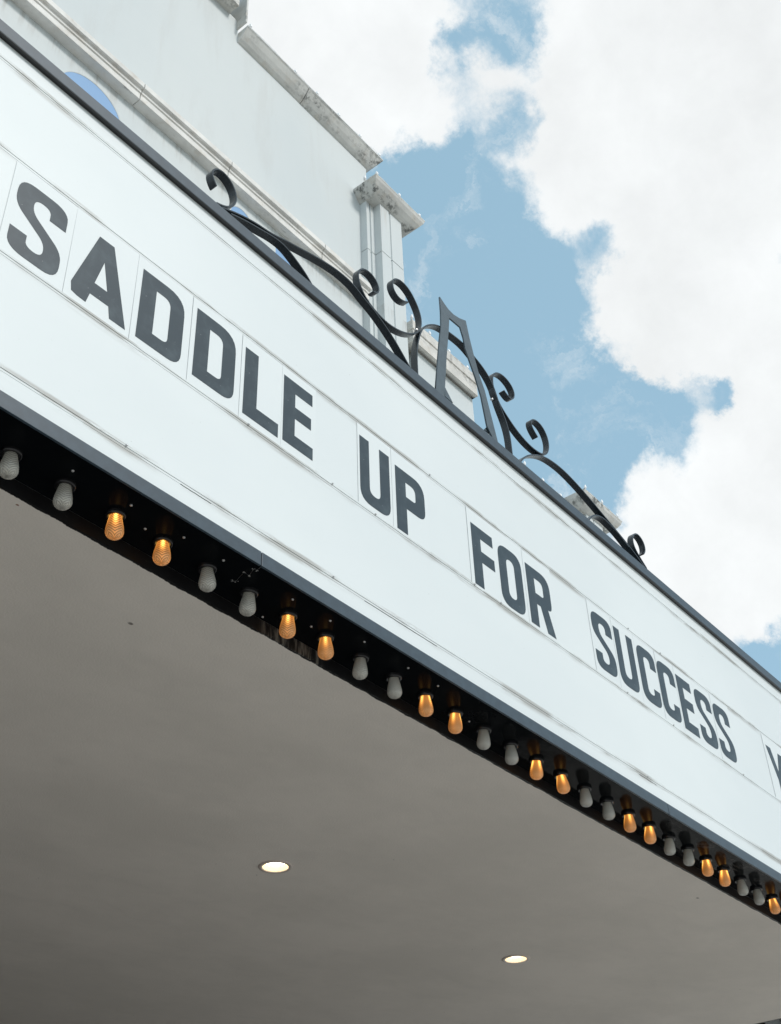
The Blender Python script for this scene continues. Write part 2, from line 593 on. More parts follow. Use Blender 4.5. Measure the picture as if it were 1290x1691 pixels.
def filled(name, loops, depth, mat, plane='XZ', offset=0.0, parent=None, loc=None):
    """solid plate from 2D loops (first outer, others holes); plane XZ: front at y=offset, back at offset+depth"""
    cu = bpy.data.curves.new(name, 'CURVE')
    cu.dimensions = '2D'
    cu.fill_mode = 'BOTH'
    cu.extrude = depth / 2
    for L in loops:
        sp = cu.splines.new('POLY')
        sp.points.add(len(L) - 1)
        for i, (x, y) in enumerate(L):
            sp.points[i].co = (x, y, 0, 1)
        sp.use_cyclic_u = True
    tmp = bpy.data.objects.new(name, cu)
    COL.objects.link(tmp)
    dg = bpy.context.evaluated_depsgraph_get()
    me = bpy.data.meshes.new_from_object(tmp.evaluated_get(dg))
    bpy.data.objects.remove(tmp)
    bpy.data.curves.remove(cu)
    me.name = name
    if plane == 'XZ':
        me.transform(Matrix.Translation((0, offset + depth / 2, 0)) @ Matrix.Rotation(math.pi / 2, 4, 'X'))
    else:
        me.transform(Matrix.Translation((0, 0, offset + depth / 2)))
    bm = bmesh.new()
    bm.from_mesh(me)
    bmesh.ops.remove_doubles(bm, verts=bm.verts, dist=1e-6)
    bmesh.ops.recalc_face_normals(bm, faces=bm.faces)
    bm.to_mesh(me)
    bm.free()
    me.materials.clear()
    for m in (mat if isinstance(mat, (list, tuple)) else [mat]):
        me.materials.append(m)
    return link_obj(name, me, parent, loc)


def lathe(name, prof, mat, seg=28, parent=None, smooth=True, loc=None):
    """prof = [(r, z)...]; zero radius ends close"""
    V, F, rings = [], [], []
    for r, z in prof:
        if r <= 1e-7:
            rings.append([len(V)])
            V.append((0, 0, z))
        else:
            rings.append(list(range(len(V), len(V) + seg)))
            V += [(r * math.cos(2 * math.pi * k / seg), r * math.sin(2 * math.pi * k / seg), z) for k in range(seg)]
    for a, b in zip(rings, rings[1:]):
        for k in range(seg):
            k2 = (k + 1) % seg
            if len(a) == 1:
                F.append((a[0], b[k], b[k2]))
            elif len(b) == 1:
                F.append((a[k], a[k2], b[0]))
            else:
                F.append((a[k], a[k2], b[k2], b[k]))
    return mk(name, V, F, mat, parent, loc, smooth)


def tube(path, r, seg=5):
    V, F = [], []
    n = len(path)
    for i, p in enumerate(path):
        p = Vector(p)
        t = (Vector(path[min(i + 1, n - 1)]) - Vector(path[max(i - 1, 0)])).normalized()
        u = t.cross(Vector((0.1, 0.3, 1))).normalized()
        w = t.cross(u)
        for k in range(seg):
            a = 2 * math.pi * k / seg
            V.append(tuple(p + u * r * math.cos(a) + w * r * math.sin(a)))
    for i in range(n - 1):
        for k in range(seg):
            k2 = (k + 1) % seg
            F.append((i * seg + k, i * seg + k2, (i + 1) * seg + k2, (i + 1) * seg + k))
    F.append(tuple(range(seg)))
    F.append(tuple((n - 1) * seg + k for k in range(seg)))
    return V, F


def smooth_path(P, n=14, passes=10):
    P = [Vector((a, b)) for a, b in P]
    Q = [P[0] * 2 - P[1]] + P + [P[-1] * 2 - P[-2]]
    out = []
    for i in range(1, len(Q) - 2):
        p0, p1, p2, p3 = Q[i - 1:i + 3]
        for k in range(n):
            t = k / n
            out.append(0.5 * ((2 * p1) + (p2 - p0) * t + (2 * p0 - 5 * p1 + 4 * p2 - p3) * t * t + (3 * p1 - p0 - 3 * p2 + p3) * t ** 3))
    out.append(Q[-2])
    # even spacing
    L = [0.0]
    for a, b in zip(out, out[1:]):
        L.append(L[-1] + (b - a).length)
    m = max(12, int(L[-1] / 0.009))
    R_, j = [], 0
    for k in range(m + 1):
        s = L[-1] * k / m
        while j < len(L) - 2 and L[j + 1] < s:
            j += 1
        f = (s - L[j]) / max(1e-9, L[j + 1] - L[j])
        R_.append(out[j].lerp(out[j + 1], min(1, f)))
    for _ in range(passes):
        R_ = [R_[0]] + [(R_[i - 1] + R_[i] * 2 + R_[i + 1]) / 4 for i in range(1, len(R_) - 1)] + [R_[-1]]
    return R_


def ribbon(name, P, y0, y1, t, mat, parent):
    P = smooth_path(P)
    V, F = [], []
    n = len(P)
    for i, p in enumerate(P):
        tg = (P[min(i + 1, n - 1)] - P[max(i - 1, 0)]).normalized()
        nn = Vector((-tg.y, tg.x)) * t / 2
        for s, y in ((1, y0), (1, y1), (-1, y1), (-1, y0)):
            V.append((p.x + nn.x * s, y, p.y + nn.y * s))
    for i in range(n - 1):
        for k in range(4):
            k2 = (k + 1) % 4
            F.append((i * 4 + k, i * 4 + k2, i * 4 + 4 + k2, i * 4 + 4 + k))
    F += [(0, 1, 2, 3), tuple(4 * (n - 1) + k for k in range(4))]
    o = mk(name, V, F, mat, None)
    md = o.modifiers.new('bevel', 'BEVEL')
    md.width = 0.0009
    md.segments = 1
    md.limit_method = 'ANGLE'
    md.angle_limit = math.radians(50)
    return child(o, parent)


def coping(name, x0, x1, y_in, prof, over_l, over_r, y_back, mat, parent):
    """moulding mitred round a rectangle footprint; prof = [(outset, z)...] from bottom to top"""
    V, F = [], []
    for dd, z in prof:
        xa, xb, ya = x0 - dd * over_l, x1 + dd * over_r, y_in - dd
        V += [(xa, ya, z), (xb, ya, z), (xb, y_back, z), (xa, y_back, z)]
    n = len(prof)
    for i in range(n - 1):
        for k in range(4):
            k2 = (k + 1) % 4
            F.append((i * 4 + k, i * 4 + k2, i * 4 + 4 + k2, i * 4 + 4 + k))
    F += [(3, 2, 1, 0), tuple(4 * (n - 1) + k for k in range(4))]
    o = mk(name, V, F, mat, None)
    md = o.modifiers.new('bevel', 'BEVEL')
    md.width = 0.006
    md.segments = 2
    md.limit_method = 'ANGLE'
    md.angle_limit = math.radians(25)
    return child(o, parent)


# ------------------------------------------------------------------ traced world coordinates (metres, x along the marquee, z up)
SCROLLS = {'left_curl': [(1.4986, 2.9344), (1.4826, 2.9527), (1.4742, 2.9706), (1.4807, 2.9972), (1.4948, 3.015), (1.5143, 3.0239), (1.5365, 3.0204), (1.5562, 3.0079), (1.5717, 2.9876), (1.5801, 2.9641), (1.5795, 2.939), (1.5716, 2.9142), (1.5574, 2.8932), (1.5399, 2.879), (1.5223, 2.8687), (1.5044, 2.864)], 'left_sweep': [(1.5256, 2.8638), (1.539, 2.8687), (1.5613, 2.8812), (1.5946, 2.8964), (1.6286, 2.9099), (1.6793, 2.9243), (1.7379, 2.936), (1.8044, 2.9623), (1.8474, 2.9753), (1.9102, 2.997), (1.9748, 3.0161), (2.0411, 3.0298), (2.1012, 3.0308), (2.1343, 3.0138), (2.1686, 3.0067), (2.211, 2.9964), (2.2534, 2.9771), (2.2921, 2.9555), (2.3307, 2.9301), (2.3691, 2.8972), (2.4112, 2.8581)], 'left_branch': [(1.5621, 2.8693), (1.5954, 2.8834), (1.6294, 2.8961), (1.68, 2.91), (1.7415, 2.9288), (1.778, 2.9372), (1.7667, 2.9332), (1.7971, 2.9307), (1.8211, 2.9216), (1.8487, 2.9076), (1.8765, 2.8935), (1.8975, 2.8786), (1.9185, 2.8586)], 'left_heart': [(2.223, 3.0842), (2.238, 3.0818), (2.2505, 3.0951), (2.2574, 3.1137), (2.2554, 3.1326), (2.2409, 3.1544), (2.2173, 3.1666), (2.1892, 3.1634), (2.161, 3.1461), (2.1467, 3.1214), (2.1432, 3.0944), (2.1509, 3.0603), (2.1657, 3.0361), (2.1844, 3.0153), (2.2113, 3.0027), (2.2461, 2.9911), (2.2817, 2.9868), (2.322, 2.9906), (2.3675, 3.0042), (2.4103, 3.0263), (2.4458, 3.0537), (2.4739, 3.088), (2.4897, 3.1258), (2.492, 3.1655), (2.4825, 3.2001), (2.463, 3.2308), (2.4389, 3.2578), (2.4096, 3.2719), (2.3795, 3.271), (2.3533, 3.2587), (2.3362, 3.2384), (2.329, 3.2131), (2.3329, 3.1933), (2.3445, 3.1762), (2.3606, 3.1666), (2.3817, 3.1678), (2.4079, 3.1811), (2.4192, 3.1906)], 'center_arch': [(2.449, 2.8593), (2.4501, 2.9129), (2.453, 2.9687), (2.4654, 3.0326), (2.4849, 3.092), (2.5079, 3.1362), (2.5368, 3.1675), (2.5411, 3.1713), (2.5787, 3.2007), (2.6104, 3.2155), (2.663, 3.2277), (2.7532, 3.2372), (2.8205, 3.2184), (2.883, 3.1969), (2.9319, 3.1532), (2.9622, 3.0772), (2.995, 3.0159), (3.0115, 2.9549), (3.0129, 2.8634)], 'right_heart': [(3.0092, 3.181), (3.0346, 3.1663), (3.0544, 3.1628), (3.0776, 3.1855), (3.0882, 3.2186), (3.0735, 3.248), (3.0397, 3.2621), (3.0039, 3.2616), (2.9657, 3.2428), (2.9449, 3.2199), (2.9339, 3.1884), (2.9326, 3.1525), (2.9422, 3.1167), (2.962, 3.0845), (2.9837, 3.0651), (3.0152, 3.0447), (3.0517, 3.0236), (3.0991, 3.0057), (3.1484, 2.9961), (3.195, 2.9968), (3.2387, 3.0062), (3.2715, 3.0249), (3.2939, 3.0562), (3.3067, 3.1012), (3.2989, 3.1431), (3.276, 3.1696), (3.2451, 3.1768), (3.2086, 3.167), (3.1861, 3.1453), (3.1828, 3.1217), (3.199, 3.1013), (3.2252, 3.0836)], 'right_sweep': [(3.0523, 2.8395), (3.0732, 2.8701), (3.1002, 2.9031), (3.1447, 2.942), (3.2189, 2.987), (3.291, 3.0112), (3.3848, 3.0206), (3.4768, 3.0113), (3.5685, 2.9922), (3.6607, 2.968), (3.7546, 2.9433), (3.8616, 2.913), (3.956, 2.8776), (4.0076, 2.8508)], 'right_branch': [(3.5414, 2.8521), (3.5608, 2.8779), (3.5806, 2.9003), (3.6087, 2.9207), (3.6414, 2.9358), (3.6847, 2.9449), (3.7191, 2.9413), (3.7713, 2.9357), (3.8158, 2.9226), (3.8711, 2.9034)], 'right_curl': [(4.0033, 2.9374), (4.0242, 2.9571), (4.0316, 2.9963), (4.0142, 3.0226), (3.9847, 3.0303), (3.956, 3.0197), (3.9302, 2.9926), (3.9159, 2.9537), (3.927, 2.9248), (3.9539, 2.9006), (3.98, 2.8835), (4.0084, 2.8638)]}
FINIAL = [(2.5353, 2.8383), (2.5569, 2.9695), (2.5827, 3.1134), (2.6024, 3.2147), (2.6075, 3.2849), (2.608, 3.3663), (2.6336, 3.3508), (2.6586, 3.3392), (2.6899, 3.337), (2.7282, 3.347), (2.7709, 3.367), (2.776, 3.3413), (2.7855, 3.2855), (2.8031, 3.21), (2.8251, 3.1304), (2.8539, 3.0654), (2.9083, 2.8403), (2.8748, 2.8472), (2.8451, 2.8858), (2.826, 3.0165), (2.7991, 3.0946), (2.7783, 3.1395), (2.7491, 3.2047), (2.7443, 3.2539), (2.7282, 3.2996), (2.6592, 3.2947), (2.65, 3.2299), (2.6321, 3.1295), (2.6147, 3.0323), (2.5864, 2.8463)]
GUSS = [[(2.6075, 2.9109), (2.6482, 2.8673), (2.6022, 2.8673)], [(2.8357, 2.8665), (2.8661, 2.9071), (2.8811, 2.8713)]]
SCREWS = [(1.201, 1.799), (1.367, 1.798), (1.448, 1.842), (1.531, 1.8), (1.659, 1.798), (1.906, 2.014), (1.897, 1.791), (2.037, 1.787), (2.025, 1.843), (2.178, 1.789), (2.367, 1.789), (2.504, 1.789), (2.741, 1.852)]
WEB = [(1.729, 1.838, 1.7), (1.739, 1.835, 1.7), (1.725, 1.794, 1.7), (1.744, 1.794, 1.7), (1.73, 1.765, 1.7), (1.739, 1.764, 1.7), (1.736, 1.742, 1.7)]
CLIPS = [(1.667, 2.113), (1.292, 1.913), (1.998, 2.108), (2.186, 2.111), (2.467, 2.402), (2.671, 2.095), (2.814, 2.096), (2.0, 1.801), (3.709, 2.43), (3.958, 2.428), (3.612, 2.121), (3.955, 2.121), (3.659, 1.797), (4.546, 2.111)]
SCROLLS['left_branch'] = SCROLLS['left_branch'][:5] + SCROLLS['left_branch'][6:]
SCROLLS['left_branch'][5] = (1.781, 2.9335)
SCROLLS['left_sweep'][13] = (2.137, 3.0235)
SCROLLS['center_arch'].pop(7)

YF = 1.746          # marquee face
YB = 6.4            # theatre wall
ZC = 1.667          # soffit
X0, X1 = -1.2, 6.86

# ------------------------------------------------------------------ ground
tag(mk('ground', [(-400, -400, GROUND - 0.16), (400, -400, GROUND - 0.16), (400, 400, GROUND - 0.16), (-400, 400, GROUND - 0.16)], [(0, 1, 2, 3)], EARTH), kind='structure')
tag(mk('road', [(-200, -14, GROUND - 0.13), (200, -14, GROUND - 0.13), (200, -1.2, GROUND - 0.13), (-200, -1.2, GROUND - 0.13)], [(0, 1, 2, 3)], ROAD), kind='structure')
V, F = boxes([(-60, -1.0, GROUND - 0.15, 60, 6.4, GROUND)])
tag(mk('pavement', V, F, PAVE), kind='structure')
V, F = boxes([(-60, -1.16, GROUND - 0.15, 60, -1.004, GROUND + 0.002)])
tag(mk('kerb', V, F, STONE_L), kind='structure')
tag(mk('added_dark_floor', [(-6, 1.85, GROUND + 0.004), (9, 1.85, GROUND + 0.004), (9, 6.3, GROUND + 0.004), (-6, 6.3, GROUND + 0.004)], [(0, 1, 2, 3)], FLOOR_DARK), kind='structure')  # unseen dark floor, added so the deep soffit gets less bounce light

# ------------------------------------------------------------------ theatre building
bld = empty('theatre_building', (5, YB, GROUND), 'white painted theatre facade with stone copings and string course rising behind the marquee', 'building')


def arch(cx, r=0.386, zc=10.305, zb=9.2, n=28):
    L = [(cx - r, zb), (cx + r, zb)]
    L += [(cx + r * math.cos(math.pi * k / n), zc + r * math.sin(math.pi * k / n)) for k in range(n + 1)]
    return L


def B(o):
    return child(o, bld)


V, F = boxes([(-6, 6.34, GROUND + 0.006, 8.6, 6.398, 1.66)])
B(mk('added_shade_front', V, F, ADDED_DARK))  # unseen dark front, invented with its doors to deepen shade under the canopy
for k in range(6):
    xd = -0.7 + 1.25 * k
    dr = B(box('door', (xd, 6.30, GROUND + 0.01, xd + 1.1, 6.338, 0.75), SLATE))
    pd = box('door_glass', (xd + 0.12, 6.292, GROUND + 0.25, xd + 0.98, 6.299, 0.62), GLASSD, dr)
    hd = box('door_handle', (xd + 0.90, 6.25, GROUND + 0.85, xd + 0.93, 6.29, GROUND + 1.25), STEEL, dr)
# unseen wing, added to darken the left of the soffit
V, F = boxes([(-2.2, 3.4, GROUND + 0.006, -0.9, 6.335, 1.66)])
B(mk('added_shade_wing', V, F, ADDED_DARK))
arches = [(1.92, .386, 10.305), (3.82, .386, 10.305), (5.865, .165, 10.535), (6.56, .165, 10.535)]
B(filled('wall', [[(-6, GROUND), (8.60, GROUND), (8.60, 12.85), (8.054, 12.85), (8.054, 13.62), (5.613, 13.62), (5.613, 14.06), (-6, 14.06)]] + [arch(*c) for c in arches], 0.4, WALL, 'XZ', YB))
for c in arches:
    fr = B(filled('window_frame', [arch(c[0], c[1], c[2]), arch(c[0], c[1] - 0.006, c[2], 9.206)], 0.03, WALL, 'XZ', YB + 0.001))
    pn = filled('pane', [arch(c[0], c[1] - 0.0065, c[2], 9.2065)], 0.01, BLUE, 'XZ', YB + 0.004)
    pn.parent = fr
    pn.matrix_parent_inverse = fr.matrix_parent_inverse.copy()
    pn.matrix_parent_inverse = Matrix.Identity(4)
B(box('wall', (8.603, YB + 0.002, GROUND, 9.970, YB + 0.4, 10.86), WALL))
B(box('wall', (9.982, YB - 0.03, GROUND, 16, YB - 0.002, 9.9), WALL))
B(box('wall', (8.80, 6.29, GROUND, 9.972, YB - 0.002, 10.678), WALL))
# string course: stones of the stepped moulding, butted with open joints
prof = [(0.0, 10.84), (0.114, 10.84), (0.114, 10.93), (0.129, 10.93), (0.129, 10.982), (0.166, 10.982), (0.166, 11.061), (0.0, 11.11)]
joints = [-4.0, -1.5, 0.55, 2.35, 4.283, 5.527, 7.045, 7.90]
for a, b in zip(joints, joints[1:]):
    o = coping('course_stone', a + 0.004, b - 0.004, YB, prof, 0, 0, YB + 0.05, COURSE, bld)
# upper coping left of the step, with its flat soffit, and the slab that closes its end
coping('coping_stone', -6, 5.455, YB, [(0.0, 14.05), (0.165, 14.05), (0.165, 14.40), (0.0, 14.45)], 0, 0, YB + 0.3, STONE_L, bld)
B(box('coping_end_slab', (5.578, 6.235, 13.865, 5.606, YB + 0.3, 15.1), STONE, bevel=0.006))
# sloping coping of the centre block, two stones
cav = [(0.0, 13.62), (0.022, 13.627), (0.060, 13.66), (0.105, 13.715), (0.140, 13.77), (0.158, 13.80), (0.165, 13.802), (0.165, 13.815)]
coping('coping_stone', 5.613, 6.735, YB, cav, 0, 0, YB + 0.4, STONE, bld)
o2 = coping('coping_stone', 6.742, 8.054, YB, [(a_, z_ - 0.006) for a_, z_ in cav], 0, 1, YB + 0.4, STONE, bld)
coping('coping_flashing', 5.617, 8.056, YB, [(0.160, 13.816), (0.172, 13.816), (0.172, 13.830), (0.160, 13.834)], 0, 1, YB + 0.4, WHITE_TRIM, bld)


def pier(dx, dz):
    """stepped pier with a flared capital"""
    zc = 12.716 + dz
    plan = [(7.905, YB + 0.1), (7.905, 6.295), (7.957, 6.295), (7.960, 6.311), (7.984, 6.311), (7.988, 6.293), (8.055, 6.293),
            (8.055, 6.187), (8.226, 6.184), (8.229, 6.201), (8.256, 6.201), (8.262, 6.186), (8.485, 6.184), (8.485, 6.293), (8.635, 6.293), (8.635, YB + 0.1)]
    zj = 11.798 + dz
    n = len(plan)
    for za, zb in ((GROUND, zj - 0.007), (zj + 0.007, zc + 0.02)):
        V = [(x + dx, y, za) for x, y in plan] + [(x + dx, y, zb) for x, y in plan]
        F = [(i, (i + 1) % n, n + (i + 1) % n, n + i) for i in range(n)] + [tuple(range(n)), tuple(range(2 * n - 1, n - 1, -1))]
        o = mk('pier_shaft', V, F, WALL)
        B(o)
    B(box('pier_joint', (7.93 + dx, 6.33, zj - 0.02, 8.60 + dx, YB, zj + 0.02), SOCKET))
    cp = [(0.0, zc), (0.012, zc + 0.004), (0.045, zc + 0.035), (0.085, zc + 0.085), (0.115, zc + 0.14), (0.125, zc + 0.18), (0.128, zc + 0.183), (0.128, zc + 0.20)]
    # footprint follows the shaft; outset a little deeper to the front
    V, F = [], []
    for dd, z in cp:
        xa, xb, ya = 7.905 - dd + dx, 8.655 + dd * 1.12 + dx, 6.175 - dd * 1.27
        V += [(xa, ya, z), (xb, ya, z), (xb, YB + 0.5, z), (xa, YB + 0.5, z)]
    m = len(cp)
    for i in range(m - 1):
        for k in range(4):
            k2 = (k + 1) % 4
            F.append((i * 4 + k, i * 4 + k2, i * 4 + 4 + k2, i * 4 + 4 + k))
    F += [(3, 2, 1, 0), tuple(4 * (m - 1) + k for k in range(4))]
    o = B(mk('pier_capital', V, F, STONE))
    md = o.modifiers.new('bevel', 'BEVEL')
    md.width = 0.006
    md.segments = 2


pier(0, 0)
pier(4.42, -2.53)
# coping of the lower block between the piers: fascia with a groove and a flat soffit
coping('coping_stone', 8.75, 9.30, 6.30, [(0.0, 10.72), (0.06, 10.68), (0.10, 10.68), (0.10, 10.86), (0.092, 10.868), (0.092, 10.874), (0.108, 10.882), (0.108, 11.03)], 1.2, 0, YB + 0.3, STONE_L, bld)
coping('coping_stone', 9.305, 9.976, 6.30, [(0.0, 10.72), (0.06, 10.68), (0.10, 10.68), (0.10, 10.86), (0.092, 10.868), (0.092, 10.874), (0.108, 10.882), (0.108, 11.03)], 0, 0, YB + 0.3, STONE_L, bld)
coping('coping_stone', 9.99, 12.15, YB, [(0.0, 9.92), (0.165, 10.10), (0.165, 10.18)], 0, 0, YB + 0.4, STONE_L, bld)
B(box('roof', (-6, YB + 0.42, 9.4, 13, 16, 9.6), ROOF))

# ------------------------------------------------------------------ marquee cabinet
mq = empty('marquee', (2.8, YF, ZC), 'white backlit letter-board marquee with slate trim and glossy black underside projecting over the pavement', 'marquee')


def Q(o):
    return child(o, mq)


# face sheets between the letter tracks
zs = [1.741, 1.799, 2.110, 2.426, 2.720, 2.790]
for a, b in zip(zs, zs[1:]):
    Q(box('face_sheet', (X0, YF, a, X1 - 0.02, YF + 0.004, b), FACE))
Q(box('backing', (X0, YF + 0.006, 1.72, X1 - 0.03, YF + 0.02, 2.80), Mat('backing_white', (0.35, 0.38, 0.38), 0.7).m))
for tz in zs[1:-1]:
    # channel: back strip, two lips proud of the face
    V, F = boxes([(X0, YF - 0.0022, tz + 0.0010, X1 - 0.02, YF + 0.002, tz + 0.0080), (X0, YF - 0.0008, tz - 0.0060, X1 - 0.02, YF + 0.002, tz + 0.0008)])
    o = Q(mk('letter_track', V, F, FACE))
    md = o.modifiers.new('bevel', 'BEVEL')
    md.width = 0.0007
    md.segments = 3
for (cx, cz) in CLIPS:
    z = min(zs[1:-1], key=lambda q: abs(q - cz))
    o = lathe('track_screw', [(0, -0.0022), (0.0022, -0.0018), (0.003, 0.0), (0.003, 0.002)], STEEL, 10)
    o.rotation_euler = (-math.pi / 2, 0, 0)
    o.location = (cx, YF - 0.0046, z + 0.004)
    Q(o)
# seams that have opened along the lowest track, with dirt inside
for (sa, sb, sz) in ((2.13, 2.45, 1.7925), (1.46, 1.56, 1.7930), (3.60, 3.72, 1.7925)):
    pts = [(sa + (sb - sa) * k / 24, YF - 0.0002, sz + 0.0012 * noise.noise(Vector((k * 0.6, sa * 9, 0)))) for k in range(25)]
    V, F = tube(pts, 0.0009, 5)
    Q(mk('open_seam', V, F, SOCKET))
# top rail, bottom trim, end trim
Q(box('top_rail', (X0, 1.731, 2.788, X1 + 0.015, 1.79, 2.832), SLATE, bevel=0.0015))
Q(box('rail_underside_strip', (X0, 1.7316, 2.7855, X1 + 0.014, 1.7455, 2.7876), SOCKET))  # black strip covering the rail's underside
tz0 = 1.696
for a, b in ((X0, 1.727), (1.7295, 3.764), (3.7665, X1)):
    Q(box('bottom_trim', (a, 1.7375, tz0, b, 1.7445, 1.7365), SLATE, bevel=0.001))
Q(box('end_trim', (X1 - 0.018, 1.7372, 1.7375, X1 + 0.004, 1.80, 2.786), SLATE))
# glossy black strip that carries the bulbs, front and end return
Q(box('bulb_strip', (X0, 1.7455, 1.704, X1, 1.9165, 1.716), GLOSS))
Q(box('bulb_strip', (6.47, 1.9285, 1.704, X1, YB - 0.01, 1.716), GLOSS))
# black board closing the step down to the soffit, its lower edge hand cut
def ragged(xa, xb, n, yf, zt, zb, axis='x'):
    V, F = [], []
    for i in range(n + 1):
        s = xa + (xb - xa) * i / n
        j = 0.0016 * noise.noise(Vector((s * 9, 3.1, 0))) + 0.0016 * noise.noise(Vector((s * 43, 7.7, 0)))
        for (yy, zz) in ((yf, zb + j), (yf, zt), (yf + 0.004, zt), (yf + 0.004, zb + j)):
            V.append((s, yy, zz) if axis == 'x' else (yy, s, zz))
    for i in range(n):
        for k in range(4):
            k2 = (k + 1) % 4
            F.append((i * 4 + k, i * 4 + k2, i * 4 + 4 + k2, i * 4 + 4 + k))
    F += [(0, 1, 2, 3), tuple(4 * n + k for k in range(4))]
    return V, F


V, F = ragged(X0, 6.462, 900, 1.9168, 1.7035, ZC - 0.0008)
Q(mk('edge_board', V, F, LIP))
V, F = ragged(1.926, YB - 0.02, 300, 6.4622, 1.7035, ZC - 0.0008, 'y')
Q(mk('edge_board', V, F, LIP))
Q(box('cabinet_roof', (X0, 1.80, 2.74, X1 - 0.02, YB - 0.005, 2.78), ROOF))
Q(box('cabinet_end', (X1 - 0.02, 1.81, 1.72, X1 - 0.002, YB - 0.005, 2.78), FACE))
# strip screws
for (sx, sy) in SCREWS:
    o = lathe('strip_screw', [(0, -0.003), (0.0024, -0.0026), (0.0036, -0.001), (0.0036, 0.002)], STEEL, 10)
    o.location = (sx, min(sy, 1.905), 1.7035)
    Q(o)

# soffit with two round holes for the downlights
DL = [(3.117, 3.003), (4.645, 2.990)]


def circ(c, r, n=40):
    return [(c[0] + r * math.cos(2 * math.pi * k / n), c[1] + r * math.sin(2 * math.pi * k / n)) for k in range(n)]


cl = filled('ceiling', [[(X0, 1.9212), (6.461, 1.9212), (6.461, YB - 0.003), (X0, YB - 0.003)]] + [circ(c, 0.055) for c in DL], 0.02, STUCCO, 'XY', ZC)
tag(cl, kind='structure')

for c, lb in zip(DL, ('lit round recessed downlight in the grey soffit, the left of the two', 'lit round recessed downlight in the grey soffit, the right one nearer the corner')):
    t = empty('downlight', (c[0], c[1], ZC), lb, 'downlight', 'recessed soffit downlights')
    lathe('trim_ring', [(0.0475, 0.004), (0.0475, -0.002), (0.050, -0.0042), (0.060, -0.0036), (0.0635, -0.0004), (0.0635, 0.0)], LAMP_RING, 48, t)
    lathe('reflector', [(0.0477, -0.0005), (0.0465, 0.010), (0.0415, 0.020), (0.0415, 0.026)], LAMP_IN, 48, t)
    lathe('lens', [(0, 0.0195), (0.020, 0.0195), (0.0412, 0.0202), (0.0412, 0.0225), (0, 0.0225)], LENS, 48, t)

# ------------------------------------------------------------------ marquee bulbs
prof = [(0.0155, 0.000), (0.0160, -0.004), (0.0179, -0.014), (0.0203, -0.026), (0.0222, -0.037), (0.0232, -0.047), (0.0233, -0.053),
        (0.0218, -0.059), (0.0188, -0.0640), (0.0145, -0.0678), (0.0085, -0.0704), (0.0, -0.0713)]
prof = [(r_ * 0.91, z_ * 0.84) for r_, z_ in prof]
# refine the profile
pp = []
for i in range(len(prof) - 1):
    pp.append(prof[i])
    pp.append(((prof[i][0] + prof[i + 1][0]) / 2 * 1.004, (prof[i][1] + prof[i + 1][1]) / 2))
pp.append(prof[-1])


def ring_prof():
    return [(0.0150, 0.008), (0.0152, -0.001), (0.0172, -0.0030), (0.0205, -0.0034), (0.0230, -0.0022), (0.0242, 0.0008), (0.0246, 0.008)]


ORD = ['first', 'second', 'third', 'fourth', 'fifth', 'sixth', 'seventh', 'eighth', 'ninth', 'tenth', 'eleventh', 'twelfth', 'thirteenth',
       'fourteenth', 'fifteenth', 'sixteenth', 'seventeenth']
protos = {}


def place_bulb(x, y, lit, label, tilt, group):
    t = empty('marquee_bulb', (x, y, 1.6970), label, 'light bulb', group)
    t.rotation_euler = (tilt[0], tilt[1], 0)
    if lit not in protos:
        g = lathe('glass', pp, AMBER if lit else CLEAR, 36, t)
        s = lathe('socket_ring', ring_prof(), SOCKET, 32, t)
        protos[lit] = (g, s)
    else:
        for p in protos[lit]:
            c = p.copy()
            COL.objects.link(c)
            c.parent = t
    for c in t.children:
        if c.name.startswith('glass'):
            c.rotation_euler = (0, 0, tilt[2])
    return t


na = nc = 0
rb = random.Random(3)
for i in range(0, 30):
    lit = (i % 4) in (2, 3)
    side = 'left' if i % 4 in (2, 0) else 'right'
    if lit:
        na += 1 if 0 <= i else 0
        word = ORD[max(0, (na - 1))] if i >= 0 else 'unseen'
        lab = 'lit amber ribbed bulb, %s amber one from the left along the glossy black strip' % word
    else:
        nc += 1 if 0 <= i else 0
        word = ORD[max(0, (nc - 1))] if i >= 0 else 'unseen'
        lab = 'unlit clear ribbed bulb, %s clear one from the left along the glossy black strip' % word
    th = math.atan2(-1.849, -(1.077 + 0.14444 * i)) + math.pi / 2 if i < 8 else rb.uniform(-3, 3)
    place_bulb(1.077 + 0.14444 * i, 1.849, lit, lab, (rb.uniform(-0.085, 0.085), rb.uniform(-0.085, 0.085), th), 'bulbs along the marquee edge')
for k in range(6):
    lit = k % 4 in (0, 1)
    place_bulb(6.66, 2.62 + 0.1444 * k, lit, '%s bulb on the far return strip, %s from its outer corner' % ('amber' if lit else 'clear', ORD[k]), (0, 0, 0.3 * k), 'bulbs on the far return strip')

# cobweb strands caught between two bulbs
web = empty('cobweb', WEB[2], 'fine dusty cobweb strand with specks hanging beside the trim seam', 'cobweb')
V, F = tube([(1.729, 1.842, 1.697)] + [tuple(w) for w in WEB[1:]], 0.00025, 4)
child(mk('strand', V, F, STEEL), web)
V, F = [], []
for w in WEB:
    for k in range(3):
        c = Vector(w) + Vector((random.uniform(-.004, .004), random.uniform(-.004, .004), random.uniform(-.003, 0)))
        s = random.uniform(0.0008, 0.0018)
        b = len(V)
        V += [tuple(c + Vector(q) * s) for q in ((1, 0, 0), (-1, 0, 0), (0, 1, 0), (0, -1, 0), (0, 0, 1), (0, 0, -1))]
        F += [tuple(b + j for j in q) for q in ((0, 2, 4), (2, 1, 4), (1, 3, 4), (3, 0, 4), (2, 0, 5), (1, 2, 5), (3, 1, 5), (0, 3, 5))]
o = child(mk('dust_specks', V, F, Mat('dust', (0.5, 0.5, 0.48), 0.9).m), web)
o['kind'] = 'stuff'

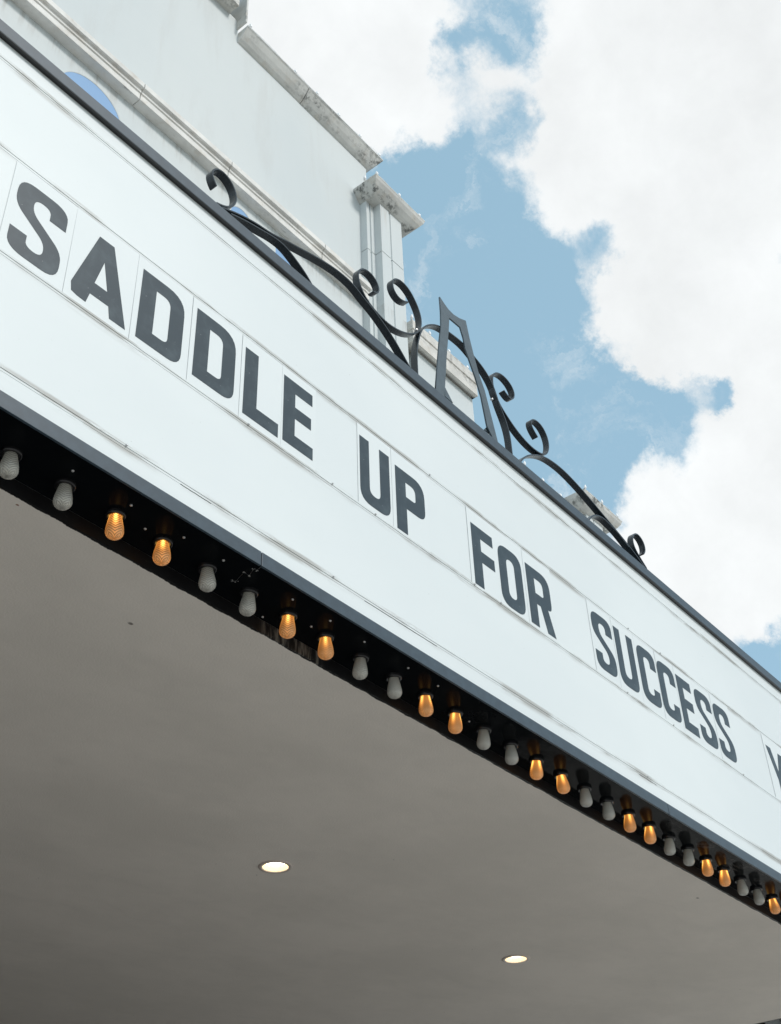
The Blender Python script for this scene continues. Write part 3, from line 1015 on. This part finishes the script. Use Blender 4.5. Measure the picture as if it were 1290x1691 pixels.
# ------------------------------------------------------------------ letters
GL = {
    'S': [[(.142, .168), (.142, .24, .050), (0, .24, .044), (0, .150, .03), (.094, .084, .022), (.094, .036, .024), (.047, .036, .024), (.047, .071), (0, .071), (0, 0, .050), (.142, 0, .044), (.142, .090, .03), (.048, .156, .022), (.048, .204, .024), (.095, .204, .024), (.095, .168)]],
    'A': [[(.056, .24), (.102, .24), (.166, 0), (.117, 0), (.110, .036), (.054, .036), (.046, 0), (.020, .0015), (.003, .006), (.001, .018), (-.0015, .034)], [(.081, .166), (.062, .078), (.101, .078)]],
    'D': [[(0, 0), (0, .24), (.145, .24, .062), (.145, 0, .044)], [(.049, .045), (.049, .197), (.098, .197, .026), (.098, .045, .020)]],
    'L': [[(0, 0), (0, .24), (.050, .24), (.050, .047), (.134, .047), (.134, 0)]],
    'E': [[(0, 0), (0, .24), (.118, .24), (.118, .197), (.047, .197), (.047, .147), (.113, .147), (.113, .105), (.047, .105), (.047, .043), (.121, .043), (.121, 0)]],
    'U': [[(0, .24), (.043, .24), (.043, .042, .024), (.092, .042, .024), (.092, .24), (.138, .24), (.138, 0, .044), (0, 0, .048)]],
    'P': [[(0, 0), (0, .24), (.143, .24, .055), (.143, .098, .036), (.050, .098), (.050, 0)], [(.049, .143), (.049, .199), (.097, .199, .022), (.097, .143, .012)]],
    'F': [[(0, 0), (0, .24), (.120, .24), (.120, .197), (.049, .197), (.049, .147), (.122, .147), (.122, .103), (.049, .103), (.049, 0)]],
    'O': [[(0, 0, .05), (0, .24, .05), (.138, .24, .05), (.138, 0, .05)], [(.046, .043, .024), (.046, .197, .024), (.092, .197, .024), (.092, .043, .024)]],
    'R': [[(0, 0), (0, .24), (.145, .24, .055), (.145, .105, .030), (.118, .100), (.150, 0), (.100, 0), (.072, .094), (.049, .094), (.049, 0)], [(.048, .138), (.048, .199), (.099, .199, .022), (.099, .138, .012)]],
    'C': [[(.140, .162), (.140, .24, .050), (0, .24, .048), (0, 0, .050), (.140, 0, .046), (.140, .074), (.094, .074), (.094, .040, .022), (.047, .040, .022), (.047, .200, .022), (.094, .200, .022), (.094, .162)]],
    'Y': [[(0, .24), (.048, .24), (.085, .138), (.124, .24), (.170, .24), (.108, .092), (.108, 0), (.061, 0), (.061, .092)]],
}
# letter, left x of ink, bottom z, tile left, tile right
ROW = [('S', .898, 2.137, .880, 1.060), ('A', 1.079, 2.136, 1.061, 1.258), ('D', 1.277, 2.140, 1.2595, 1.446), ('D', 1.463, 2.147, 1.4475, 1.629),
       ('L', 1.643, 2.140, 1.6305, 1.788), ('E', 1.795, 2.146, 1.7885, 1.928), ('U', 2.121, 2.135, 2.112, 2.2695), ('P', 2.288, 2.123, 2.271, 2.448),
       ('F', 2.678, 2.123, 2.660, 2.8185), ('O', 2.829, 2.126, 2.820, 2.982), ('R', 2.996, 2.128, 2.9835, 3.160), ('S', 3.420, 2.144, 3.405, 3.5725),
       ('U', 3.584, 2.146, 3.574, 3.738), ('C', 3.750, 2.149, 3.7395, 3.902), ('C', 3.904, 2.147, 3.9035, 4.052), ('E', 4.063, 2.143, 4.0535, 4.203),
       ('S', 4.212, 2.147, 4.2045, 4.366), ('S', 4.374, 2.145, 4.3675, 4.535), ('Y', 4.882, 2.132, 4.862, 5.075)]
LAB = ['black letter S that starts the word SADDLE on its clear sheet', 'black letter A in SADDLE, its lower left foot chipped', 'black letter D in SADDLE, the first D right after the A',
       'black letter D in SADDLE, the second D just before the L', 'black letter L in SADDLE', 'black letter E that ends the word SADDLE', 'black letter U in the short word UP', 'black letter P in the short word UP',
       'black letter F in the word FOR', 'black letter O in the word FOR', 'black letter R in the word FOR', 'black letter S that starts the word SUCCESS', 'black letter U in SUCCESS',
       'black letter C in SUCCESS, the first C right after the U', 'black letter C in SUCCESS, the second C just before the E', 'black letter E in SUCCESS', 'black letter S in SUCCESS right after the E',
       'black letter S that ends the word SUCCESS', 'black letter Y cut by the right edge, alone after SUCCESS']
for (ch, x, z, ta, tb), lab in zip(ROW, LAB):
    t = empty('letter_tile', (ta, YF, 2.113), lab, 'sign letter', 'black letters standing in the marquee track')
    w, h = tb - ta, 2.418 - 2.113
    tk = random.choice((0.0004, 0.0006, 0.0008, 0.0010))
    V, F = boxes([(0, -0.0010 - tk, 0.0, w, -0.0010, h)])
    t.rotation_euler = (0, random.uniform(-0.004, 0.004), 0)
    s = mk('clear_sheet', V, F, [FACE, EDGE], t)
    for p in s.data.polygons:
        if abs(p.normal.y) < 0.5:
            p.material_index = 1
    filled('letter', [rounded(L) for L in GL[ch]], 0.0006, LETTER, 'XZ', -0.0017 - tk, t, (x - ta, 0, z - 2.113))

# ------------------------------------------------------------------ wrought iron cresting
cr = empty('iron_cresting', (2.75, 1.76, 2.832), 'dark wrought iron scrollwork with curls and a pointed centre frame standing on the marquee rail', 'ironwork')
for nm, P in SCROLLS.items():
    y0 = 1.750 + (0.0006 if 'branch' in nm or 'heart' in nm else 0.0)
    ribbon('scroll_bar', P, y0, 1.777 - (0.0006 if 'heart' in nm else 0), 0.0062, IRON, cr)
child(filled('centre_frame', [FINIAL], 0.006, FIN, 'XZ', 1.742), cr)
for G in GUSS:
    child(filled('gusset', [G], 0.004, FIN, 'XZ', 1.7505), cr)
for (bx, by, bz) in ((2.928, 1.7495, 3.086), (2.4705, 1.7495, 3.099)):
    o = lathe('bolt', [(0, -0.006), (0.0045, -0.005), (0.0055, 0.0), (0.0055, 0.004)], STEEL, 6, smooth=False)
    o.rotation_euler = (-1.2, 0.5, 0)
    o.location = (bx, by + 0.012, bz - 0.002)
    child(o, cr)

# ------------------------------------------------------------------ holiday bulbs along the copings
roofline = [
    (5.672, 6.24, 13.83, 'left end of the sloping coping'), (6.488, 6.24, 13.83, 'left stone of the sloping coping'), (6.90, 6.24, 13.83, 'coping just right of its cracked joint'),
    (7.33, 6.24, 13.83, 'middle of the right stone of the sloping coping'), (7.76, 6.24, 13.83, 'right stone near the end of the sloping coping'), (8.16, 6.24, 13.83, 'right tip of the sloping coping'),
    (7.765, 6.20, 12.918, 'rear left corner of the first pier capital'), (7.82, 6.03, 12.918, 'front left corner of the first pier capital'), (8.277, 6.03, 12.918, 'front edge middle of the first pier capital'), (8.70, 6.03, 12.918, 'front right corner of the first pier capital'),
    (8.625, 6.21, 11.03, 'left corner of the lower coping behind the scrolls'), (9.003, 6.21, 11.03, 'lower coping left of the iron centre frame'), (9.414, 6.21, 11.03, 'lower coping seen inside the iron centre frame'), (9.80, 6.21, 11.03, 'right end of the lower coping'),
    (10.22, 6.25, 10.18, 'low parapet beside the right leg of the iron frame'), (11.03, 6.25, 10.18, 'low parapet just under the right iron curl'), (11.49, 6.25, 10.18, 'low parapet, left of the two before the far capital'), (11.93, 6.25, 10.18, 'low parapet, right of the two before the far capital'),
    (12.24, 6.03, 10.388, 'front left corner of the far pier capital'), (12.70, 6.03, 10.388, 'front edge middle of the far pier capital'), (13.13, 6.03, 10.388, 'front right corner of the far pier capital')]
bp_ = [(0.012, 0.0), (0.013, 0.022), (0.016, 0.024), (0.0200, 0.038), (0.0195, 0.050), (0.0150, 0.066), (0.0085, 0.082), (0.003, 0.092), (0.0, 0.095)]
p9 = None
for (x, y, z, where) in roofline:
    t = empty('holiday_bulb', (x, y, z), 'white pointed bulb on the ' + where, 'holiday bulb', 'white bulbs along the copings')
    t.rotation_euler = (random.uniform(-.15, .15), random.uniform(-.15, .15), 0)
    if p9 is None:
        p9 = (lathe('bulb_glass', bp_[2:], C9, 14, t), lathe('socket', [(0, 0), (0.012, 0), (0.013, 0.022), (0, 0.023)], WIRE, 12, t))
    else:
        for p in p9:
            c = p.copy()
            COL.objects.link(c)
            c.parent = t


def wire(idx, label, sag=0.02):
    pts = []
    for i, j in zip(idx, idx[1:]):
        A, Bp = Vector(roofline[i][:3]), Vector(roofline[j][:3])
        for k in range(12):
            s = k / 12
            p = A.lerp(Bp, s)
            p.z += 0.012 + sag * math.sin(math.pi * s) * (1 if (i + j) % 3 else 2.2) * math.sin(5 * s + i)
            p.y -= 0.004
            pts.append(tuple(p))
    pts.append((roofline[idx[-1]][0], roofline[idx[-1]][1] - 0.004, roofline[idx[-1]][2] + 0.012))
    V, F = tube(pts, 0.0022, 5)
    o = mk('string_wire', V, F, WIRE)
    tag(o, label, 'wire', 'wires of the holiday bulbs')


wire([0, 1, 2, 3, 4, 5], 'thin white wire looping along the top of the high sloping coping')
wire([6, 7, 8, 9], 'thin white wire along the top edge of the first pier capital')
wire([10, 11, 12, 13], 'thin white wire along the lower coping behind the iron frame')
wire([14, 15, 16, 17], 'thin white wire along the low parapet behind the rail')
wire([18, 19, 20], 'thin white wire along the top edge of the far pier capital')
